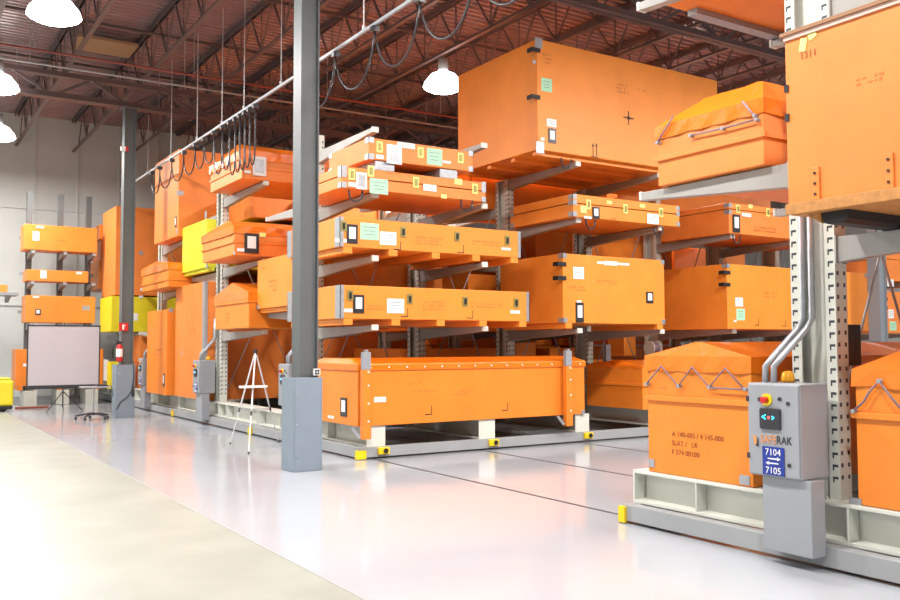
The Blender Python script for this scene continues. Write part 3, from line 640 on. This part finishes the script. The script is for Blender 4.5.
tag(MB().box(19.2, 20.3, Yf+.2, 12.6, 3.71, 3.98).build('paper_carton', ['white', 'brown'][0], None, .03), 'pale rounded bundle lying on the case at the right edge', 'bundle')
gt_ = cr('tarped_crate', 'deep orange crate with a sloping lid on the rack floor right of the longest crate', 11.3, 17.3, 11.38, 12.85, .47, 1.24, 'orange_b', ledge=[.9])
tarp_roof(gt_, .1, .06, .01, .1)
for xx in (12.0, 14.0, 16.2):
    tag(MB().box(xx-.06, xx+.06, 13.0, 13.1, .47, 1.62).build('stake_post', 'grey', None, .006), 'grey stake post rising behind the sloping-lidded crate right of the longest crate', 'post', 'stake posts behind the sloping-lidded crate')
# ------------------------------------------------------------------ crates on the rear arms of the main rack
e1 = cr('box_crate', 'square orange crate end with a small dark stencil, just left of the near pillar', 5.7, 8.6, 13.7, 15.38, 2.28, 3.15, 'orange', feet=2, foot_h=.075, corners=[.04],
   decals=[('scrib', 'X', 273, 281, .35, .05, 3), ('scrib', 'X', 263, 268, .15, .03, 1)])
cr('box_crate', 'orange crate on the far side of the main rack, seen under the long green-carded crate', 9.2, 12.6, 13.75, 15.4, 2.21, 2.95, 'orange_b')
cr('box_crate', 'orange crate on the far side of the main rack, seen under the square-fronted crate row', 13.2, 17.5, 13.75, 15.4, 2.21, 3.0, 'orange_b')
cr('box_crate', 'orange crate deep in the rack above the square stencilled crate end', 7.3, 10.2, 13.75, 15.3, 3.21, 3.72, 'orange_b')
cr('box_crate', 'orange crate deep in the main rack behind the flat case with corner plates', 10.8, 14.6, 13.75, 15.4, 3.21, 3.98, 'orange_b')
tt = cr('tarped_crate', 'orange tarpaulin-topped crate peeking above the topmost flat case', 7.5, 9.3, 13.8, 15.2, 4.32, 4.95, 'orange_b'); tarp_roof(tt, .14, .12)
cr('long_crate', 'orange crate on the rack floor behind the longest crate with stake posts', 6.6, 10.6, 13.75, 15.2, .47, 1.2, 'orange_b')
cr('long_crate', 'orange crate on the rack floor, far side, behind the crate with the sloping lid', 11.2, 16.2, 13.75, 15.2, .47, 1.3, 'orange_b')
cr('box_crate', 'orange crate seen in the dark above the blue-tagged case, under the white arm', 13.0, 18.0, 13.75, 15.4, 4.21, 5.1, 'orange_b')
cr('box_crate', 'orange crate in the shade behind the column, under the huge cross-marked crate', 9.3, 12.7, 13.75, 15.4, 4.21, 4.95, 'orange_b')
g6 = cr('tarped_crate', 'small orange gabled crate low down, right beside the easel and the near pillar', 6.15, 6.55, 13.8, 15.0, .47, 1.1, 'orange_b'); tarp_roof(g6, .1, .06, .01, .03)
# small lit bits deep in the rack
cr('small_box', 'small bright orange box glimpsed over the lid of the longest crate', 10.34, 10.83, 13.8, 14.3, 1.3, 1.66, 'orange')
cr('small_box', 'small bright orange box hanging in shade left of the zigzag laced crate', 13.18, 13.52, 13.8, 14.3, 1.38, 1.9, 'orange')
t = thing('cable_reel', (13.07, 12.95, 1.3), 'pale grey round reel glimpsed just left above the zigzag laced crate', 'reel')
MB().tube([(13.0, 12.9, 1.55), (13.02, 12.9, 1.55)], .15, 20).tube([(13.2, 12.9, 1.55), (13.22, 12.9, 1.55)], .15, 20).tube([(13.02, 12.9, 1.55), (13.2, 12.9, 1.55)], .07, 14).build('spool', 'cream', t)
MB().tube([(13.02, 12.9, 1.55), (13.2, 12.9, 1.55)], .11, 14).build('wound_cable', 'cord', t)
# ------------------------------------------------------------------ third rack (behind easel)
c3a = cr('tarped_crate', 'orange tarpaulin-covered crate high up, left of the near pillar top', 5.5, 8.2, 15.7, 17.55, 4.70, 5.22, 'orange_c', ledge=[4.92], decals=[('wpouch', 'Y', 259, 166.5, .26, .36), ('card', 'Y', 247, 172, .12, .05)])
tarp_roof(c3a, .2, .16, .03, .12, ridge_y=.25)
c3b = cr('tarped_crate', 'orange crate with laced tarpaulin on the middle arm, left of the near pillar', 5.32, 8.2, 15.55, 17.45, 3.26, 3.78, 'orange_c', ledge=[3.5], decals=[('pouch', 'Y', 251, 243.5, .27, .36), ('card', 'Y', 241, 250, .16, .06), ('gplate', 'X', 236, 253, .08, .06), ('ycard', 'Y', 262, 235, .12, .08)])
tarp_roof(c3b, .17, .14, .03, .1, ridge_y=.3)
c3c = cr('tarped_crate', 'orange crate with a pointed gable tarpaulin, on the arm above the white easel', 5.55, 8.4, 15.4, 17.3, 1.94, 2.58, 'orange_b', ledge=[2.42], decals=[('scrib', 'X', 228, 314, .2, .04, 4)])
tarp_roof(c3c, .22, .14, .03, .04)
yc = cr('box_crate', 'bright lime yellow crate standing on the third rack, left of the tarpaulin crates', 5.7, 9.5, 18.43, 20.2, 3.27, 4.3, 'lime', feet=2, foot_h=.07, decals=[('gplate', 'X', 206, 215, .12, .15), ('gplate', 'X', 207, 266, .12, .1)])
cr('box_crate', 'orange crate seen above the lime yellow one, under the highest tarpaulin crate', 6.7, 9.8, 18.43, 20.1, 4.41, 5.1, 'orange_c')
tB = cr('tall_crate', 'tall orange crate on the rack floor with a grey edge, left of the easel cabinet', 5.7, 11.0, 18.43, 20.7, .48, 2.98, 'orange_c',
   decals=[('gplate', 'X', 182, 353, .06, .1), ('scrib', 'X', 193, 330, .3, .05, 2), ('gplate', 'X', 178, 300, .04, .05)])
MB().box(5.68, 5.699, 18.43, 18.6, .48, 2.98).box(5.68, 5.74, 18.41, 18.429, .48, 2.98).build('edge_strip', 'galv', tB['root'])
# fourth rack
tA = cr('tall_crate', 'tall orange crate standing behind the taller grey-edged one, near the far pillar', 5.55, 8.5, 20.85, 22.65, .48, 2.47, 'orange_b', decals=[('scrib', 'X', 158, 350, .6, .06, 2), ('pouch', 'X', 164, 380, .12, .3), ('gplate', 'Y', 171, 310, .1, .1)])
c4b = cr('tarped_crate', 'orange tarpaulin-lidded crate on the fourth rack above two tall crates', 5.4, 8.0, 20.2, 22.6, 2.96, 3.5, 'orange_b', ledge=[3.12]); tarp_roof(c4b, .12, .16, .03, .05)
c4t = cr('tall_crate', 'tall orange crate highest on the fourth rack, under the cable loops', 5.6, 8.6, 20.2, 22.3, 4.12, 6.12, 'orange_c', decals=[('gplate', 'Y', 180, 193, .15, .1), ('pouch', 'X', 176, 222, .1, .25), ('gplate', 'X', 177, 231, .1, .1)])
cr('box_crate', 'orange crate on the rack floor right of the far pillar extinguisher', 5.95, 9.0, 25.1, 26.8, .47, 1.95, 'orange_c')
# farthest rack
cr('tall_crate', 'tall bright orange crate left of the far pillar, above a yellow crate', 5.3, 8.0, 25.2, 26.93, 3.02, 5.46, 'orange_c', decals=[('gplate', 'Y', 141, 253, .1, .12)])
cr('box_crate', 'yellow crate passing behind the far pillar, directly under the tall bright crate', 5.2, 8.6, 25.12, 26.6, 2.02, 2.98, 'yellow', decals=[('card', 'Y', 135, 317, .15, .2)])
cr('box_crate', 'yellow crate low on the farthest rack, just left of the far pillar guard', 5.2, 5.8, 25.12, 25.55, .47, 1.2, 'yellow')
cr('box_crate', 'small orange crate end left of the tall bright crate, lowest of three', 5.3, 7.6, 27.4, 29.1, 3.3, 4.15, 'orange_b')
cr('box_crate', 'small orange crate end left of the tall bright crate, middle of three', 5.35, 7.6, 27.4, 28.6, 4.16, 4.75, 'orange_c')
cr('box_crate', 'small orange crate end left of the tall bright crate, top of three', 5.3, 7.6, 27.4, 29.1, 4.76, 5.2, 'orange_b')
# deep stock glimpsed in the gaps
DG, DL = 'crates stored deep inside the closed racks', 'orange crate deep inside the closed racks, only glimpsed through gaps between nearer crates'
def deep(x0, x1, y0, y1, z0, z1, m_='orange_b'): cr('box_crate', DL, x0, x1, y0, y1, z0, z1, m_, group=DG)
for x0, x1 in ((9.0, 12.4), (12.9, 16.2), (16.6, 19.5)):
    deep(x0, x1, 15.75, 17.45, 1.915, 2.7+.2*(x0 < 12)); deep(x0+.2, x1, 15.75, 17.45, 3.235, 4.1); deep(x0-.1, x1-.3, 15.8, 17.9, .47, 1.55)
for x0, x1 in ((11.4, 15.3), (15.7, 19.4)):
    deep(x0, x1, 18.43, 20.2, .47, 1.6); deep(x0, x1, 18.43, 20.2, 3.185, 4.2)
deep(11.4, 15.0, 18.43, 20.1, 1.62, 2.9); deep(15.4, 19.4, 18.43, 20.1, 1.62, 2.9)
deep(9.2, 13.0, 20.9, 22.6, .47, 1.8); deep(13.4, 18.5, 20.9, 22.6, .47, 2.2); deep(9.2, 13.0, 20.9, 22.6, 2.965, 3.9); deep(13.4, 18.5, 20.9, 22.6, 2.965, 3.9)
# ------------------------------------------------------------------ wall rack at the far left
t = thing('wall_rack', (4.3, 27.2, 0), 'dark upright cantilever rack on the far wall behind the projection screen', 'storage rack')
for x in (3.43, 4.25, 5.01):
    MB().box(x-.07, x+.07, 27.4, 27.6, 0, 6.0).build('upright', 'pillar', t)
    MB().box(x-.16, x+.16, 26.5, 27.39, 0, .42).build('base_leg', 'cream', t, .005)
    for z in (2.21, 3.35, 4.2):
        MB().prism([(27.4, z+.06), (26.55, z+.06), (26.55, z-.02), (27.4, z-.14)], 'X', x-.05, x+.05).build('arm', 'grey', t)
m = MB()
for z in (1.4, 2.6, 3.7, 4.7): m.box(3.2, 5.2, 27.61, 27.66, z-.04, z+.04)
m.build('tie_rail', 'grey', t)
G = 'orange crates on the far wall rack'
cr('long_crate', 'orange crate topmost on the far wall rack, white card at its left', 3.2, 5.08, 26.55, 27.38, 4.275, 4.97, 'orange', decals=[('card', 'Y', 36, 236, .17, .25), ('card', 'Y', 40, 227, .2, .06), ('scrib', 'Y', 62, 238, .2, .05, 2)], group=G)
cr('long_crate', 'shallow orange case, second from the top on the far wall rack', 3.28, 4.86, 26.55, 27.38, 3.42, 3.73, 'orange', decals=[('card', 'Y', 43.5, 274.5, .16, .22), ('card', 'Y', 79, 273, .15, .07)], group=G)
cr('long_crate', 'orange crate on the far wall rack directly above the projection screen', 3.27, 5.06, 26.55, 27.38, 2.28, 3.02, 'orange', decals=[('pouch', 'Y', 38, 312, .14, .16), ('gplate', 'Y', 86, 308, .2, .14), ('card', 'Y', 36, 297, .16, .05)], group=G)
cr('long_crate', 'orange crate low on the far wall rack, mostly hidden by the projection screen', 3.05, 5.3, 26.55, 27.38, .55, 1.55, 'orange_b', feet=3, foot_h=.12, decals=[('card', 'Y', 25, 365, .1, .08), ('card', 'Y', 106, 370, .13, .6)], group=G)

# ------------------------------------------------------------------ overhead cable festoon
t = thing('cable_festoon', (5.2, 12, 5.7), 'overhead steel rail with hanging black cable loops above the rack ends', 'cable festoon')
MB().box(5.182, 5.218, 3, 24.2, 5.69, 5.73).build('rail', 'grey', t)
for y in (4.5, 6, 7.5, 9.05, 10.2, 11.9, 13.06, 14.76, 15.95, 17.5, 19.4, 21.4, 23.6):
    MB().tube([(5.2, y, 5.73), (5.2, y, 7.9 if y != 21.4 else 7.1)], .009, 6).tube([(5.2, y, 5.73), (5.2, y, 5.78)], .025, 8).build('hanger_rod', 'pipeg', t)
tr = [6.4, 7.6, 8.76, 9.89, 11.05, 12.2] + [14.2, 14.45, 14.7, 14.95, 15.2, 15.5, 15.9, 16.4, 17.0, 17.6, 18.4, 19.31, 20.3, 21.0]
for i, y in enumerate(tr):
    MB().box(5.15, 5.25, y-.04, y+.04, 5.61, 5.679).build('trolley', 'plastic', t)
    if i+1 < len(tr) and not (11.5 < y < 14):
        y2 = tr[i+1]; d = y2-y; sag = (.95 if d < .4 else .8) if d < .5 else (.5 if y > 13 else .6); pts = []
        for k in range(13):
            u = k/12; q = 1-(2*u-1)**2; pts.append((5.2+.02*math.sin(u*6), y+d*(u-.0), 5.62-sag*(q**.8)))
        MB().tube(pts, .014, 6).build('cable_loop', 'plastic', t, smooth=True)

# ------------------------------------------------------------------ things standing on the floor
# projection screen
t = thing('projection_screen', (3.85, 23.9, 0), 'white projection screen on a black tripod in front of the far wall rack', 'projection screen')
MB().box(3.02, 4.66, 23.9, 23.915, .66, 2.12).build('screen_fabric', 'screen', t)
MB().box(2.99, 3.02, 23.89, 23.925, .62, 2.14).box(4.66, 4.69, 23.89, 23.925, .62, 2.14).box(2.99, 4.69, 23.89, 23.925, 2.12, 2.15).build('frame', 'plastic', t)
MB().box(2.97, 4.71, 23.88, 23.95, .57, .66).build('screen_case', 'plastic', t, .01)
MB().tube([(3.84, 23.97, .1), (3.84, 23.97, 2.2)], .016, 8).build('pole', 'plastic', t)
for dx, dy in ((-.42, -.35), (.45, -.1), (.1, .55)):
    MB().tube([(3.84, 23.97, .5), (3.84+dx, 23.97+dy, .012)], .012, 8).build('leg', 'plastic', t)
    MB().tube([(3.84, 23.97, .16), (3.84+dx*.6, 23.97+dy*.6, .21)], .008, 6).build('leg_brace', 'plastic', t)
# small pedestal table
X, Y = 3.97, 20.9
t = thing('pedestal_table', (X, Y, 0), 'small wheeled pedestal table on a five-armed base by the far pillar', 'table')
MB().box(X-.27, X+.33, Y-.2, Y+.2, .70, .73).build('table_top', 'grey', t, .01)
MB().tube([(X, Y, .08), (X, Y, .7)], .028, 12).build('post', 'chrome', t)
for k in range(5):
    a = 2*math.pi*k/5+.3; m = MB(); m.tube([(X, Y, .13), (X+.18*math.cos(a), Y+.18*math.sin(a), .12), (X+.36*math.cos(a), Y+.36*math.sin(a), .08)], [.03, .024, .018], 8)
    g = m.build('base_arm', 'plastic', t, smooth=True); MB().tube([(X+.35*math.cos(a), Y+.35*math.sin(a)-.012, .03), (X+.35*math.cos(a), Y+.35*math.sin(a)+.012, .03)], .03, 12).build('caster', 'black', g)
t = thing('equipment_box', (X+.2, Y, .73), 'small dark equipment box on the pedestal table top', 'box')
MB().box(X+.06, X+.28, Y-.1, Y+.1, .731, .77).build('case', 'plastic', t, .01); MB().tube([(X+.27, Y-.05, .745), (X+.35, Y-.12, .745), (X+.38, Y-.2, .6), (X+.37, Y-.21, .5)], .01, 6).build('cord', 'plastic', t, smooth=True)
# easel
E0 = at(248.5, 454, Z=0); x, y = E0.x, E0.y
ap = at(255.5, 351, Y=y+.6)
t = thing('easel', (x, y, 0), 'white tripod easel standing on the glossy floor before the racks', 'easel')
rl = at(232, 434, Z=0)
feet = [Vector((x, y, 0)), at(230, 444, Z=0), at(278.5, 442, Z=0)]
for f in feet:
    m = MB(); d = (f-ap); m.tube([ap+d*.02, ap+d*.55], .013, 8); l = m.build('leg', 'whitep', t)
    MB().tube([ap+d*.55, ap+d*.985], .009, 8).build('lower_tube', 'whitep', l); MB().tube([ap+d*.98, ap+d], .014, 8).build('rubber_foot', 'black', l)
    MB().tube([ap+d*.6, ap+d*.64], .016, 8).build('clamp', 'plastic', l)
MB().tube([ap-Vector((0, 0, .06)), ap+Vector((0, 0, .03))], .03, 10).build('hinge_cap', 'plastic', t)
k = .62; a, b_, c_ = [ap+(f-ap)*k for f in feet]
MB().tube([a, b_], .006, 6).tube([b_, c_], .006, 6).tube([c_, a], .006, 6).build('spreader', 'galv', t)
k = .36; a, b_ = [ap+(f-ap)*k for f in feet[:2]]
MB().box(a.x-.22, a.x+.2, a.y-.1, a.y+.03, a.z-.015, a.z+.02).build('display_ledge', 'whitep', t, .004)
# yellow cart
t = thing('floor_machine', (2.45, 25.0, 0), 'yellow rounded floor machine at the left edge of the picture', 'floor machine')
MB().box(1.7, 2.8, 24.6, 25.5, .14, .78).build('body', 'yellow', t, .06); MB().box(1.75, 2.75, 24.65, 25.45, .79, .83).build('top_cover', 'yellow', t, .02)
MB().box(1.75, 2.78, 24.58, 25.5, .06, .139).build('skirt', 'black', t, .01)
for yy in (24.7, 25.3):
    for xx in (1.95, 2.6): MB().tube([(xx, yy-.03, .07), (xx, yy+.03, .07)], .07, 14).build('wheel', 'black', t)
tag(MB().box(2.95, 3.75, 25.5, 25.66, 0, .05).build('floor_strip', 'pipe', None, .01), 'flat red bar lying on the floor beside the yellow machine', 'bar')
t = thing('wall_shelf', (2.75, 27.2, 3.0), 'grey shelf with an orange box at the left edge', 'shelf')
MB().box(2.2, 3.12, 26.8, 27.6, 3.02, 3.1).build('shelf_board', 'grey', t); MB().prism([(26.85, 3.019), (27.55, 3.019), (27.55, 2.85)], 'X', 2.85, 2.95).build('bracket', 'grey', t)
MB().box(2.45, 2.5, 27.5, 27.6, 0, 3.019).build('post', 'grey', t)
tag(MB().box(2.3, 2.85, 26.85, 27.5, 3.101, 3.3).build('orange_case', 'orange', None, .01), 'small orange case lying on the grey shelf at the left edge', 'case')
# dark brackets hanging at the right

# ------------------------------------------------------------------ light and look
w = bpy.data.worlds.new('world'); w.use_nodes = True; S.world = w
w.node_tree.nodes['Background'].inputs[0].default_value = (.75, .8, .9, 1); w.node_tree.nodes['Background'].inputs[1].default_value = .05
S.view_settings.view_transform = 'Standard'; S.view_settings.look = 'None'; S.view_settings.gamma = 1; S.view_settings.use_curve_mapping = False
S.view_settings.exposure = -0.58
S.cycles.max_bounces = 7; S.cycles.diffuse_bounces = 2; S.cycles.glossy_bounces = 3; S.cycles.sample_clamp_indirect = 6
S.cycles.use_denoising = True
for o in bpy.data.objects:
    if '_o' in o.keys(): del o['_o']
